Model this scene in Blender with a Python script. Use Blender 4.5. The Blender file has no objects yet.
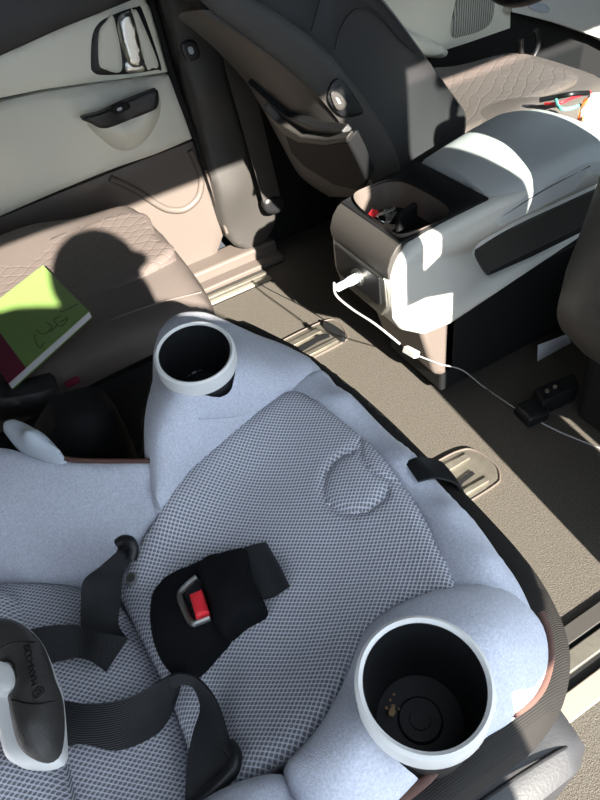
import bpy, bmesh, math, random
import numpy as np
from mathutils import Vector, Matrix
from mathutils.geometry import delaunay_2d_cdt
random.seed(4)
C = bpy.context.scene.collection
V = Vector
# ------------------------------------------------------------------ camera
# world: +X = car forward, +Y = across to the far (left) side, Z up, floor carpet at z = 0
F_ = 601.0
def _n(v): return V(v).normalized()
fh = _n((2040, -1030, 601)); lh = _n((-444, -529, 601)); lh = (lh - fh*lh.dot(fh)).normalized()
dn = lh.cross(fh)
if dn.z < 0: dn = -dn
CAM = V((0, 0, 1.08))
def ray(px, py):
    d = V((px-300, py-400, F_))
    return V((d.dot(fh), d.dot(lh), -d.dot(dn)))
def at(px, py, x=None, y=None, z=None):
    r = ray(px, py)
    if z is not None: s = (z-CAM.z)/r.z
    elif y is not None: s = (y-CAM.y)/r.y
    else: s = (x-CAM.x)/r.x
    return CAM + r*s
cd = bpy.data.cameras.new('camera'); cam = bpy.data.objects.new('camera', cd); C.objects.link(cam)
ax = V((fh.x, lh.x, -dn.x)); ay = -V((fh.y, lh.y, -dn.y)); az = -V((fh.z, lh.z, -dn.z))
cam.matrix_world = Matrix(((ax.x, ay.x, az.x, CAM.x), (ax.y, ay.y, az.y, CAM.y), (ax.z, ay.z, az.z, CAM.z), (0, 0, 0, 1)))
cd.sensor_fit = 'VERTICAL'; cd.sensor_height = 24; cd.lens = 24*F_/800; cd.clip_start = 0.02
bpy.context.scene.camera = cam
# ------------------------------------------------------------------ materials
def lin(c):
    return tuple((x/255/12.92 if x/255 <= .04045 else ((x/255+.055)/1.055)**2.4) for x in c)
def mat(name, rgb, rough=.6, metal=0., var=0., vscale=40., bump=0., bscale=400., spec=.4, fn=None, coat=0., sheen=0.):
    m = bpy.data.materials.new(name); m.use_nodes = True
    nt = m.node_tree; N = nt.nodes; L = nt.links
    b = N['Principled BSDF']
    col = lin(rgb)
    b.inputs['Base Color'].default_value = (*col, 1); b.inputs['Roughness'].default_value = rough
    b.inputs['Metallic'].default_value = metal; b.inputs['Specular IOR Level'].default_value = spec
    b.inputs['Coat Weight'].default_value = coat; b.inputs['Sheen Weight'].default_value = sheen
    tc = N.new('ShaderNodeTexCoord')
    src = tc.outputs['Object']
    if var:
        n = N.new('ShaderNodeTexNoise'); n.inputs['Scale'].default_value = vscale; n.inputs['Detail'].default_value = 6; n.inputs['Roughness'].default_value = .7
        L.new(src, n.inputs['Vector'])
        r = N.new('ShaderNodeValToRGB'); r.color_ramp.elements[0].position = .3; r.color_ramp.elements[1].position = .7
        r.color_ramp.elements[0].color = tuple(c*(1-var) for c in col)+(1,)
        r.color_ramp.elements[1].color = tuple(min(1, c*(1+var)) for c in col)+(1,)
        L.new(n.outputs['Fac'], r.inputs['Fac']); L.new(r.outputs['Color'], b.inputs['Base Color'])
    if bump:
        n2 = N.new('ShaderNodeTexNoise'); n2.inputs['Scale'].default_value = bscale; n2.inputs['Detail'].default_value = 3
        L.new(src, n2.inputs['Vector'])
        bp = N.new('ShaderNodeBump'); bp.inputs['Strength'].default_value = bump; bp.inputs['Distance'].default_value = .002
        L.new(n2.outputs['Fac'], bp.inputs['Height']); L.new(bp.outputs['Normal'], b.inputs['Normal'])
    if fn: fn(nt, N, L, b, tc, col)
    return m
def mnode(N, L, op, a, b=None, c=None):
    m = N.new('ShaderNodeMath'); m.operation = op
    for i, v in enumerate((a, b, c)):
        if v is None: continue
        if isinstance(v, (int, float)): m.inputs[i].default_value = v
        else: L.new(v, m.inputs[i])
    return m.outputs[0]
def diamond(N, L, tc, k, ky=None, warp=0):
    """|sin(a) sin(b)| lattice on the mesh's metric UVs"""
    src = tc.outputs['UV']
    if warp:
        nz = N.new('ShaderNodeTexNoise'); nz.inputs['Scale'].default_value = 9; L.new(src, nz.inputs['Vector'])
        mx = N.new('ShaderNodeVectorMath'); mx.operation = 'SCALE'; mx.inputs['Scale'].default_value = warp; L.new(nz.outputs['Color'], mx.inputs[0])
        ad = N.new('ShaderNodeVectorMath'); ad.operation = 'ADD'; L.new(src, ad.inputs[0]); L.new(mx.outputs[0], ad.inputs[1]); src = ad.outputs[0]
    s = N.new('ShaderNodeSeparateXYZ'); L.new(src, s.inputs[0])
    X = mnode(N, L, 'MULTIPLY', s.outputs['X'], k); Y = mnode(N, L, 'MULTIPLY', s.outputs['Y'], ky or k)
    a = mnode(N, L, 'SINE', mnode(N, L, 'ADD', X, Y)); b = mnode(N, L, 'SINE', mnode(N, L, 'SUBTRACT', X, Y))
    return mnode(N, L, 'ABSOLUTE', mnode(N, L, 'MULTIPLY', a, b))
def mesh_fabric(nt, N, L, b, tc, col):
    p = diamond(N, L, tc, 520, 640)
    r = N.new('ShaderNodeValToRGB'); e = r.color_ramp.elements
    e[0].position = .16; e[0].color = tuple(min(1, c*1.28) for c in col)+(1,)
    e[1].position = .55; e[1].color = tuple(c*.40 for c in col)+(1,)
    L.new(p, r.inputs['Fac']); L.new(r.outputs['Color'], b.inputs['Base Color'])
    bp = N.new('ShaderNodeBump'); bp.invert = True; bp.inputs['Strength'].default_value = .5; bp.inputs['Distance'].default_value = .0012
    L.new(p, bp.inputs['Height']); L.new(bp.outputs['Normal'], b.inputs['Normal'])
def quilt(nt, N, L, b, tc, col):
    p = diamond(N, L, tc, 62, 88, .05)
    r = N.new('ShaderNodeValToRGB'); e = r.color_ramp.elements
    e[0].position = 0; e[0].color = (0, 0, 0, 1); e[1].position = .22; e[1].color = (1, 1, 1, 1)
    L.new(p, r.inputs['Fac'])
    bp = N.new('ShaderNodeBump'); bp.inputs['Strength'].default_value = .55; bp.inputs['Distance'].default_value = .0016
    L.new(r.outputs['Color'], bp.inputs['Height']); L.new(bp.outputs['Normal'], b.inputs['Normal'])
def ribbed(k, dist=.001, axis='Y', dark=.0):
    def f(nt, N, L, b, tc, col):
        s = N.new('ShaderNodeSeparateXYZ'); L.new(tc.outputs['UV'], s.inputs[0])
        w = mnode(N, L, 'SINE', mnode(N, L, 'MULTIPLY', s.outputs[axis], k))
        bp = N.new('ShaderNodeBump'); bp.inputs['Strength'].default_value = .7; bp.inputs['Distance'].default_value = dist
        L.new(w, bp.inputs['Height']); L.new(bp.outputs['Normal'], b.inputs['Normal'])
        if dark:
            r = N.new('ShaderNodeValToRGB'); e = r.color_ramp.elements
            e[0].position = .45; e[0].color = tuple(c*dark for c in col)+(1,); e[1].position = .55; e[1].color = (*col, 1)
            L.new(mnode(N, L, 'MULTIPLY_ADD', w, .5, .5), r.inputs['Fac']); L.new(r.outputs['Color'], b.inputs['Base Color'])
    return f
M = {
 'carpet': mat('charcoal carpet', (82, 78, 72), .95, var=.42, vscale=330, bump=1., bscale=520, spec=.1),
 'fabric': mat('heather grey fabric', (188, 192, 205), .85, var=.22, vscale=420, bump=.4, bscale=700, spec=.15, sheen=.2),
 'mesh': mat('grey spacer mesh fabric', (182, 184, 194), .8, spec=.15, fn=mesh_fabric),
 'shell': mat('black ribbed seat shell fabric', (30, 28, 26), .7, spec=.25, fn=ribbed(3600, .0002, 'Y')),
 'black': mat('black plastic', (25, 26, 28), .42, bump=.15, bscale=900),
 'blackm': mat('matte black plastic', (20, 21, 23), .7, bump=.3, bscale=600, spec=.25),
 'neoprene': mat('black neoprene', (14, 15, 18), .85, bump=.3, bscale=1200, spec=.15),
 'webbing': mat('black webbing', (17, 18, 22), .55, spec=.35, fn=ribbed(3600, .00025, 'X')),
 'white': mat('white plastic', (214, 214, 212), .35, spec=.5),
 'lgrey': mat('pale grey plastic', (176, 184, 194), .4),
 'piping': mat('brown piping', (84, 58, 50), .7, bump=.4, bscale=900),
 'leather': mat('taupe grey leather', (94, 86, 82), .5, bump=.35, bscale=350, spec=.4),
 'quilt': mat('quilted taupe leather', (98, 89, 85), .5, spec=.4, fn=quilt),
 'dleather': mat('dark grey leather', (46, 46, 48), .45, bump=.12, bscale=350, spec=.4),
 'dplastic': mat('dark grey trim plastic', (58, 56, 54), .5, bump=.3, bscale=500, spec=.4),
 'taupe': mat('taupe lower trim plastic', (90, 82, 77), .5, bump=.3, bscale=500, spec=.4),
 'consgrey': mat('light grey console plastic', (205, 205, 200), .4, bump=.12, bscale=600, spec=.45),
 'armgrey': mat('light grey armrest leather', (184, 188, 188), .45, bump=.3, bscale=450),
 'doorsilver': mat('satin pale door panel', (238, 237, 222), .35, bump=.1, bscale=600, spec=.6),
 'doorgrey': mat('pale grey door vinyl', (228, 227, 214), .5, bump=.25, bscale=450),
 'chrome': mat('satin chrome', (200, 200, 196), .32, metal=1.),
 'metal': mat('galvanised rail metal', (150, 145, 134), .4, metal=.8, var=.15, vscale=60),
 'cream': mat('pale rail plastic', (128, 122, 112), .5),
 'red': mat('red button plastic', (222, 48, 58), .4),
 'green': mat('yellow green book cover', (122, 152, 84), .4, var=.04, vscale=8),
 'burg': mat('burgundy book spine', (104, 22, 48), .45),
 'paper': mat('white paper', (225, 226, 232), .8),
 'ink': mat('dark ink', (30, 34, 24), .6),
 'skin': mat('skin', (200, 150, 125), .5),
 'hair': mat('dark hair', (40, 30, 24), .6),
 'cloth': mat('navy shirt', (50, 58, 78), .9, bump=.3),
 'jeans': mat('blue jeans', (52, 66, 92), .9, bump=.3),
 'orange': mat('orange fabric', (236, 128, 70), .7),
 'cyan': mat('cyan cord', (120, 215, 205), .5),
 'asphalt': mat('asphalt', (96, 94, 92), .95, var=.3, vscale=90, bump=.6),
 'headliner': mat('grey headliner', (80, 80, 80), .95),
 'paint': mat('dark car paint', (52, 56, 62), .3, spec=.5),
 'mark': mat('dark grey embossing', (14, 14, 15), .5),
 'dust': mat('dry crumbs', (150, 120, 90), .9),
 'wire': mat('white cable rubber', (165, 165, 165), .5),
 'grille': mat('pale speaker grille', (190, 190, 184), .5, fn=ribbed(700, .002, 'X', .35)),
}
gl = bpy.data.materials.new('window glass'); gl.use_nodes = True
_nt = gl.node_tree; _nt.nodes.clear()
_o = _nt.nodes.new('ShaderNodeOutputMaterial'); _m = _nt.nodes.new('ShaderNodeMixShader'); _t = _nt.nodes.new('ShaderNodeBsdfTransparent'); _g = _nt.nodes.new('ShaderNodeBsdfGlossy')
_t.inputs[0].default_value = (.8, .84, .84, 1); _g.inputs['Roughness'].default_value = .02; _m.inputs[0].default_value = .06
_nt.links.new(_t.outputs[0], _m.inputs[1]); _nt.links.new(_g.outputs[0], _m.inputs[2]); _nt.links.new(_m.outputs[0], _o.inputs[0])
M['glass'] = gl
gp = gl.copy(); gp.name = 'privacy glass'; [n for n in gp.node_tree.nodes if n.type == 'BSDF_TRANSPARENT'][0].inputs[0].default_value = (.12, .13, .13, 1); M['privacy'] = gp
# ------------------------------------------------------------------ object helpers
WORLD = {}
def tag(o, label=None, cat=None, group=None, kind=None):
    if label: o['label'] = label
    if cat: o['category'] = cat
    if group: o['group'] = group
    if kind: o['kind'] = kind
    return o
def thing(name, loc, label, cat, group=None):
    o = bpy.data.objects.new(name, None); C.objects.link(o); o.location = loc; o.empty_display_size = .05
    WORLD[o.name] = Matrix.Translation(V(loc)); return tag(o, label, cat, group)
def build(name, verts, faces, m, parent=None, smooth=True, uv=None, bevel=0, kind=None, label=None, sub=0):
    verts = [V(v) for v in verts]
    if parent is None:
        lo = V((min(v.x for v in verts), min(v.y for v in verts), min(v.z for v in verts)))
        hi = V((max(v.x for v in verts), max(v.y for v in verts), max(v.z for v in verts)))
        loc = V(((lo.x+hi.x)/2, (lo.y+hi.y)/2, lo.z))
    else: loc = V((0, 0, 0))
    me = bpy.data.meshes.new(name)
    me.from_pydata([tuple(v-loc) for v in verts], [], faces)
    bm = bmesh.new(); bm.from_mesh(me); bmesh.ops.recalc_face_normals(bm, faces=bm.faces[:]); bm.to_mesh(me); bm.free()
    ul = me.uv_layers.new(name='UVMap')
    if uv is None: uv = [(v.x, v.y+v.z*.7) for v in verts]
    for lp in me.loops: ul.data[lp.index].uv = uv[lp.vertex_index][:2]
    for p in me.polygons: p.use_smooth = smooth
    me.materials.append(m)
    o = bpy.data.objects.new(name, me); C.objects.link(o)
    if parent is None:
        o.location = loc; WORLD[o.name] = Matrix.Translation(loc)
    else:
        o.parent = parent; o.matrix_parent_inverse = WORLD[parent.name].inverted(); WORLD[o.name] = Matrix.Identity(4)
    if bevel:
        b = o.modifiers.new('bevel', 'BEVEL'); b.width = bevel; b.segments = 3; b.limit_method = 'ANGLE'; b.angle_limit = math.radians(35)
        b.harden_normals = False
    if sub:
        s = o.modifiers.new('sub', 'SUBSURF'); s.levels = s.render_levels = sub
    if smooth and not sub:
        bpy_auto(me)
    if kind: o['kind'] = kind
    if label: o['label'] = label
    return o
def bpy_auto(me, ang=math.radians(40)):
    bm = bmesh.new(); bm.from_mesh(me)
    for e in bm.edges:
        if len(e.link_faces) == 2 and e.calc_face_angle(0) > ang: e.smooth = False
    bm.to_mesh(me); bm.free()
def cat(pts, n, closed=False):
    """Catmull-Rom through pts, n samples per span"""
    P = [V(p) for p in pts]; out = []; N_ = len(P)
    for i in range(N_ if closed else N_-1):
        if closed: a, b, c, d = P[i-1], P[i], P[(i+1) % N_], P[(i+2) % N_]
        else: a, b, c, d = P[max(i-1, 0)], P[i], P[i+1], P[min(i+2, N_-1)]
        for k in range(n):
            t = k/n
            out.append(.5*((2*b)+(c-a)*t+(2*a-5*b+4*c-d)*t*t+(3*b-3*c+d-a)*t**3))
    if not closed: out.append(P[-1])
    return out
def tube_geo(path, r, seg=10, V0=0, caps=True, r2=None):
    vs, fs = [], []
    P = path; n = len(P); up = V((0, 0, 1))
    t0 = (P[1]-P[0]).normalized()
    if abs(t0.dot(up)) > .9: up = V((1, 0, 0))
    nrm = t0.cross(up).normalized()
    for i, p in enumerate(P):
        t = (P[min(i+1, n-1)]-P[max(i-1, 0)]).normalized()
        nrm = (nrm - t*nrm.dot(t)).normalized(); bn = t.cross(nrm)
        rr = r if r2 is None else r+(r2-r)*i/(n-1)
        for k in range(seg):
            a = 2*math.pi*k/seg; vs.append(p+nrm*math.cos(a)*rr+bn*math.sin(a)*rr)
    for i in range(n-1):
        for k in range(seg):
            a = V0+i*seg+k; b = V0+i*seg+(k+1) % seg
            fs.append((a, b, b+seg, a+seg))
    if caps: fs.append(tuple(V0+k for k in range(seg))); fs.append(tuple(V0+(n-1)*seg+k for k in range(seg)))
    return vs, fs
def tube(name, pts, r, m, parent=None, n=6, seg=10, **k):
    vs, fs = tube_geo(cat(pts, n), r, seg); return build(name, vs, fs, m, parent, **k)
def ribbon(name, pairs, th, m, parent=None, n=8, w=6, crown=0, **k):
    """strap swept between two edge curves, real thickness"""
    A = cat([p[0] for p in pairs], n); B = cat([p[1] for p in pairs], n)
    vs, fs, uv = [], [], []; L = 0
    for i in range(len(A)):
        j = min(i+1, len(A)-1); h = max(i-1, 0)
        t = (A[j]+B[j]-A[h]-B[h]); nn = t.cross(B[i]-A[i]).normalized()
        if nn.z < 0: nn = -nn
        if i: L += ((A[i]+B[i])/2-(A[i-1]+B[i-1])/2).length
        for s in (1, -1):
            for q in range(w+1):
                f = q/w if s == 1 else 1-q/w
                vs.append(A[i].lerp(B[i], f)+nn*(th*.5*s+crown*(1-(2*f-1)**2)*1)); uv.append((f*(B[i]-A[i]).length, L))
    R = 2*(w+1)
    for i in range(len(A)-1):
        for k2 in range(R):
            a = i*R+k2; b = i*R+(k2+1) % R; fs.append((a, b, b+R, a+R))
    fs.append(tuple(range(R))); fs.append(tuple((len(A)-1)*R+q for q in range(R)))
    return build(name, vs, fs, m, parent, uv=uv, **k)
def box_geo(lo, hi):
    x0, y0, z0 = lo; x1, y1, z1 = hi
    return ([(x0,y0,z0),(x1,y0,z0),(x1,y1,z0),(x0,y1,z0),(x0,y0,z1),(x1,y0,z1),(x1,y1,z1),(x0,y1,z1)],
            [(0,1,2,3),(4,5,6,7),(0,1,5,4),(1,2,6,5),(2,3,7,6),(3,0,4,7)])
def box(name, lo, hi, m, parent=None, bevel=0, **k):
    v, f = box_geo(lo, hi); return build(name, v, f, m, parent, bevel=bevel, **k)
def obox(name, c, u, v, w, m, parent=None, bevel=0, **k):
    """box with centre c and half-axis vectors u v w"""
    c, u, v, w = V(c), V(u), V(v), V(w)
    vs = [c+u*a+v*b+w*d for d in (-1, 1) for a, b in ((-1,-1),(1,-1),(1,1),(-1,1))]
    return build(name, vs, [(0,1,2,3),(4,5,6,7),(0,1,5,4),(1,2,6,5),(2,3,7,6),(3,0,4,7)], m, parent, bevel=bevel, **k)
def prism(name, poly, off, m, parent=None, bevel=0, **k):
    """extrude a planar polygon of 3-D points by the vector off"""
    P = [V(p) for p in poly]; n = len(P); off = V(off)
    vs = P+[p+off for p in P]
    fs = [tuple(range(n)), tuple(range(n, 2*n))]+[(i, (i+1) % n, n+(i+1) % n, n+i) for i in range(n)]
    return build(name, vs, fs, m, parent, bevel=bevel, **k)
def lathe(name, prof, c, axis, m, parent=None, seg=48, closed=False, **k):
    """revolve (r, h) profile about axis through c"""
    c = V(c); ax_ = V(axis).normalized(); e = ax_.cross(V((0, 1, 0) if abs(ax_.y) < .9 else (1, 0, 0))).normalized(); g = ax_.cross(e)
    vs, fs = [], []; n = len(prof)
    for i in range(seg):
        a = 2*math.pi*i/seg; d = e*math.cos(a)+g*math.sin(a)
        for r, h in prof: vs.append(c+d*r+ax_*h)
    for i in range(seg):
        for j in range(n if closed else n-1):
            a = i*n+j; b = i*n+(j+1) % n; c2 = ((i+1) % seg)*n+(j+1) % n; d2 = ((i+1) % seg)*n+j
            fs.append((a, b, c2, d2))
    o = build(name, vs, fs, m, parent, **k)
    bm = bmesh.new(); bm.from_mesh(o.data); bmesh.ops.remove_doubles(bm, verts=bm.verts[:], dist=1e-5)
    bmesh.ops.recalc_face_normals(bm, faces=bm.faces[:]); bm.to_mesh(o.data); bm.free()
    return o
def rbf(ctrl):
    A = np.array([(a, b) for a, b, h in ctrl]); H = np.array([h for a, b, h in ctrl]); n = len(A)
    d = np.sqrt(((A[:, None]-A[None])**2).sum(-1))
    K = np.where(d > 0, d**2*np.log(d+1e-12), 0)+np.eye(n)*2e-5
    P = np.hstack([np.ones((n, 1)), A]); Z = np.zeros((3, 3))
    w = np.linalg.solve(np.vstack([np.hstack([K, P]), np.hstack([P.T, Z])]), np.concatenate([H, np.zeros(3)]))
    def f(Q):
        D = np.sqrt(((Q[:, None]-A[None])**2).sum(-1)); return np.where(D > 0, D**2*np.log(D+1e-12), 0)@w[:n]+w[n]+Q@w[n+1:]
    return f
def puff(name, outline, inner, m, parent=None, axis='z', s=.008, r=.02, puff_=.012, skirt=.03, sharp=False, extra=None, spread=0, hole=None, lift=0, **k):
    """an upholstered panel: smooth outline, thin-plate crown through control points, rolled edge and side skirt.
       axis 'z' faces up, 'y' faces the near side (-y), 'x' faces the rear (-x)"""
    def fw(p):
        p = V(p)
        return {'z': (p.x, p.y, p.z), 'y': (p.x, p.z, -p.y), 'x': (p.y, p.z, -p.x)}[axis]
    def bw(a, b, h):
        return {'z': V((a, b, h)), 'y': V((a, -h, b)), 'x': V((-h, a, b))}[axis]
    O = [V(p) for p in outline]
    up_ = puff_ if 0 < puff_ <= .02 else 0
    ctrl = [(a, b, h+up_) for a, b, h in [fw(p) for p in O]+[fw(p) for p in inner]]
    ctrl = [(a, b, h+(lift if i < len(O) else 0)) for i, (a, b, h) in enumerate(ctrl)]
    f = rbf(ctrl)
    if sharp:
        Oc = []
        for i, p in enumerate(O):
            q = O[(i+1) % len(O)]; c_ = max(1, int((q-p).length/s))
            Oc += [p.lerp(q, t/c_) for t in range(c_)]
    else:
        Oc = cat(O, 12, True)
        cum = [0]
        for i in range(len(Oc)): cum.append(cum[-1]+(Oc[(i+1) % len(Oc)]-Oc[i]).length)
        cnt = max(12, int(cum[-1]/s)); R = []; j = 0
        for q in range(cnt):
            tgt = cum[-1]*q/cnt
            while cum[j+1] < tgt: j += 1
            R.append(Oc[j].lerp(Oc[(j+1) % len(Oc)], (tgt-cum[j])/max(1e-9, cum[j+1]-cum[j])))
        Oc = R
    B = np.array([fw(p)[:2] for p in Oc]); n = len(B)
    B2 = np.roll(B, -1, 0)
    def dist(Q):
        ab = (B2-B)[None]; ap = Q[:, None]-B[None]
        t = np.clip((ap*ab).sum(-1)/np.maximum((ab**2).sum(-1), 1e-12), 0, 1)
        return np.sqrt(((ap-ab*t[..., None])**2).sum(-1)).min(1)
    lo, hi = B.min(0), B.max(0)
    gx, gy = np.meshgrid(np.arange(lo[0], hi[0], s), np.arange(lo[1], hi[1], s*.87)); gx = gx+((np.arange(gx.shape[0]) % 2)*s*.5)[:, None]
    G = np.stack([gx.ravel(), gy.ravel()], 1)
    ins = np.zeros(len(G), bool)
    for i in range(n):
        (x1, y1), (x2, y2) = B[i], B2[i]
        c_ = ((y1 > G[:, 1]) != (y2 > G[:, 1]))
        with np.errstate(divide='ignore', invalid='ignore'): xi = (x2-x1)*(G[:, 1]-y1)/(y2-y1)+x1
        ins ^= c_ & (G[:, 0] < xi)
    G = G[ins]; 
    if len(G): G = G[dist(G) > s*.55]
    ring_ = None
    if hole:
        hc = np.array([hole[0].x, hole[0].y]); G = G[np.sqrt(((G-hc)**2).sum(1)) > hole[1]+s*.5]
        ring_ = np.array([(hc[0]+hole[1]*math.cos(2*math.pi*i/56), hc[1]+hole[1]*math.sin(2*math.pi*i/56)) for i in range(56)])
    rings = [B]
    Q = np.vstack([B, G]) if len(G) else B
    E_ = [(i, (i+1) % n) for i in range(n)]
    if ring_ is not None:
        k0 = len(Q); Q = np.vstack([Q, ring_]); E_ += [(k0+i, k0+(i+1) % 56) for i in range(56)]
    res = delaunay_2d_cdt([V(q) for q in Q], E_, [], 1, 1e-7)
    vo, fo = res[0], res[2]
    Qo = np.array([(v.x, v.y) for v in vo]); H = f(Qo); d = dist(Qo)
    u = 1-np.clip(d/r, 0, 1); H = H-puff_*(1-np.sqrt(np.clip(1-u*u, 0, 1)))
    if extra is not None: H = H+np.array([extra(bw(a, b, h), dd) for (a, b), h, dd in zip(Qo, H, d)])
    vs = [bw(a, b, h) for (a, b), h in zip(Qo, H)]; fs = [tuple(t) for t in fo]
    uv = [(a, b) for a, b in Qo]
    if hole: fs = [t for t in fs if (sum((V((vs[i].x, vs[i].y)) for i in t), V((0, 0)))/len(t)-V((hole[0].x, hole[0].y))).length > hole[1]*.985]
    # skirt from boundary edges
    cnt = {}
    for t in fs:
        for i in range(len(t)):
            e = (t[i], t[(i+1) % len(t)]); cnt[tuple(sorted(e))] = cnt.get(tuple(sorted(e)), 0)+1
    be = [e for e, c_ in cnt.items() if c_ == 1]
    mp = {}
    cen = Qo.mean(0)
    for e in be:
        for i in e:
            if i not in mp:
                mp[i] = len(vs); a, b = Qo[i]
                a2, b2 = a+(a-cen[0])*spread, b+(b-cen[1])*spread
                vs.append(bw(a2, b2, H[i]-skirt)); uv.append((a, b-skirt))
    for a, b in be: fs.append((a, b, mp[b], mp[a]))
    nx = {}
    for a, b in be: nx.setdefault(a, []).append(b); nx.setdefault(b, []).append(a)
    if be:
        loop = [be[0][0]]; prev = None
        while True:
            c_ = [q for q in nx[loop[-1]] if q != prev]
            prev = loop[-1]
            if not c_ or c_[0] == loop[0]: break
            loop.append(c_[0])
            if len(loop) > len(mp): break
        if len(loop) == len(mp): fs.append(tuple(mp[i] for i in loop))
    return build(name, vs, fs, m, parent, uv=uv, **k)
def P3(lst, default=None, **ax_):
    """[(px, py, height)] seen in the photograph -> world points at that real height"""
    out = []
    key = list(ax_)[0] if ax_ else 'z'
    for p in lst:
        h = p[2] if len(p) > 2 else ax_[key]
        out.append(at(p[0], p[1], **{key: h}))
    return out
def cut(o, cutters):
    """boolean recesses, baked; cutters are removed"""
    for lo_hi in cutters:
        c_ = lo_hi
        md = o.modifiers.new('cut', 'BOOLEAN'); md.object = c_; md.operation = 'DIFFERENCE'; md.solver = 'EXACT'
    bpy.context.view_layer.update()
    dg = bpy.context.evaluated_depsgraph_get()
    me = bpy.data.meshes.new_from_object(o.evaluated_get(dg)); o.modifiers.clear(); o.data = me
    for c_ in cutters:
        bpy.data.objects.remove(c_)
def text_mesh(name, txt, loc, u, v, size, m, parent, depth=.0006):
    """lettering with baseline direction u and up direction v"""
    cu = bpy.data.curves.new('t', 'FONT'); cu.body = txt; cu.size = size; cu.extrude = depth; cu.align_x = 'CENTER'; cu.align_y = 'CENTER'
    t = bpy.data.objects.new('t', cu); C.objects.link(t); bpy.context.view_layer.update()
    me = bpy.data.meshes.new_from_object(t.evaluated_get(bpy.context.evaluated_depsgraph_get()))
    u = V(u).normalized(); v = V(v); v = (v-u*v.dot(u)).normalized(); w = u.cross(v)
    vs = [V(loc)+u*q.co.x+v*q.co.y+w*q.co.z for q in me.vertices]; fs = [tuple(p.vertices) for p in me.polygons]
    bpy.data.objects.remove(t)
    return build(name, vs, fs, m, parent, smooth=False)
def S(o): o['kind'] = 'structure'; return o

# ================================================================== SETTING
S(box('ground', (-4, -4, -.47), (6, 6, -.45), M['asphalt'], smooth=False))
S(box('floor', (-1.6, -.02, -.03), (3.0, 1.78, 0), M['carpet'], smooth=False))
S(box('ceiling', (-1.7, -.01, 1.27), (2.0, 1.74, 1.32), M['headliner'], bevel=.01))
S(box('wall_right', (-1.6, -.14, -.3), (3.0, -.02, .03), M['dplastic'], bevel=.01))        # near rocker sill
# near side pillars and far side body
S(prism('trim_1', [(.61, -.05, .03), (.79, -.05, .03), (.79, -.05, .74), (.780, -.05, .78), (.774, -.05, .95), (.722, -.05, 1.10), (.715, -.05, 1.28), (.54, -.05, 1.28), (.54, -.05, .98), (.568, -.05, .93), (.568, -.05, .87), (.525, -.05, .85), (.535, -.05, .81), (.60, -.05, .79)], (0, .05, 0), M['dplastic']))  # rear edge stepped and notched to shape the sun patch on the console
S(box('trim_2', (-1.6, -.08, .03), (-.62, .04, 1.28), M['dplastic'], bevel=.02))
S(box('wall_back', (-1.7, -.05, -.03), (-1.6, 1.75, .8), M['dplastic'], bevel=.01))
S(box('wall_left', (-1.6, 1.78, -.3), (3.0, 1.84, .74), M['paint'], bevel=.01))
S(box('trim_3', (-1.6, 1.72, .74), (3.0, 1.80, .80), M['blackm'], bevel=.01))
S(box('wall_front', (2.2, -.05, -.03), (2.4, 1.8, .72), M['blackm'], bevel=.03))
S(box('window_3', (-1.65, 0, .8), (-1.64, 1.75, 1.27), M['privacy'], smooth=False))
S(box('window_1', (-1.6, 1.76, .80), (1.7, 1.766, 1.28), M['privacy'], smooth=False))
S(prism('window_4', [(2.0, .0, 1.27), (2.0, 1.74, 1.27), (2.6, 1.74, .74), (2.6, 0, .74)], (.005, 0, .005), M['privacy'], smooth=False))
S(box('trim_9', (2.2, -.05, .70), (2.7, 1.8, .74), M['blackm'], bevel=.01))
# near front door, closed: panel under a glass pane
S(box('door_3', (.80, -.14, -.05), (2.1, -.03, .74), M['dplastic'], bevel=.02))
S(box('window_2', (.715, -.06, .74), (1.9, -.055, 1.27), M['glass'], smooth=False))

o = prism('seat_belt', [(.485, -.03, .80), (.541, -.03, .80), (.541, -.03, .855), (.528, -.03, .865), (.53, -.03, .95), (.58, -.03, 1.05), (.54, -.03, 1.05), (.485, -.03, .97)], (0, .004, 0), M['webbing'])  # unseen strip added to shade the console top, gap left for its sun patch
tag(o, 'unseen black strip added beside the near door pillar to shade the console', 'seat belt')
# ------------------------------------------------------------------ far rear door (left edge, top of the photo)
Y1 = 1.70
door = S(box('door_1', (-.75, 1.715, .02), (.48, 1.78, .74), M['dplastic'], bevel=.01))
puff('upper_trim', P3([(-60, 86), (-60, -60), (144, -60), (142, -3), (60, 30), (0, 57)], y=Y1+.004), [], M['dleather'], door, 'y', s=.02, r=.012, puff_=.006, skirt=.02, sharp=True)
puff('accent_panel', P3([(-60, 82), (0, 56), (60, 29), (110, 9), (142, -4), (153, 12), (168, 72), (120, 79), (80, 84), (40, 90), (0, 98), (-60, 118)], y=Y1), [], M['doorsilver'], door, 'y', s=.012, r=.008, puff_=.005, skirt=.025, sharp=True)
lowp = puff('armrest_panel', P3([(-60, 122), (0, 102), (40, 93), (80, 86.5), (120, 81), (168, 75), (193, 138), (120, 166), (60, 190), (0, 216), (-60, 242)], y=Y1-.008),
            P3([(150, 130, Y1-.03), (125, 115, Y1-.035), (100, 130, Y1-.025)], y=0), M['doorgrey'], door, 'y', s=.012, r=.012, puff_=.008, skirt=.03, sharp=True)
puff('pull_bulge', P3([(84, 118), (100, 142), (122, 154), (142, 148), (158, 128), (164, 100), (158, 90), (120, 100)], y=Y1-.03), P3([(122, 132, Y1-.085), (148, 112, Y1-.08), (100, 125, Y1-.065)], y=0), M['doorgrey'], door, 'y', s=.008, r=.03, puff_=.025, skirt=.02)
puff('pull_cup', P3([(82, 118), (105, 111), (152, 91), (158, 92), (158, 105), (150, 112), (108, 128), (90, 123)], y=Y1-.088), P3([(122, 113, Y1-.082)], y=0), M['black'], door, 'y', s=.006, r=.006, puff_=.004, skirt=.02)
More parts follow.
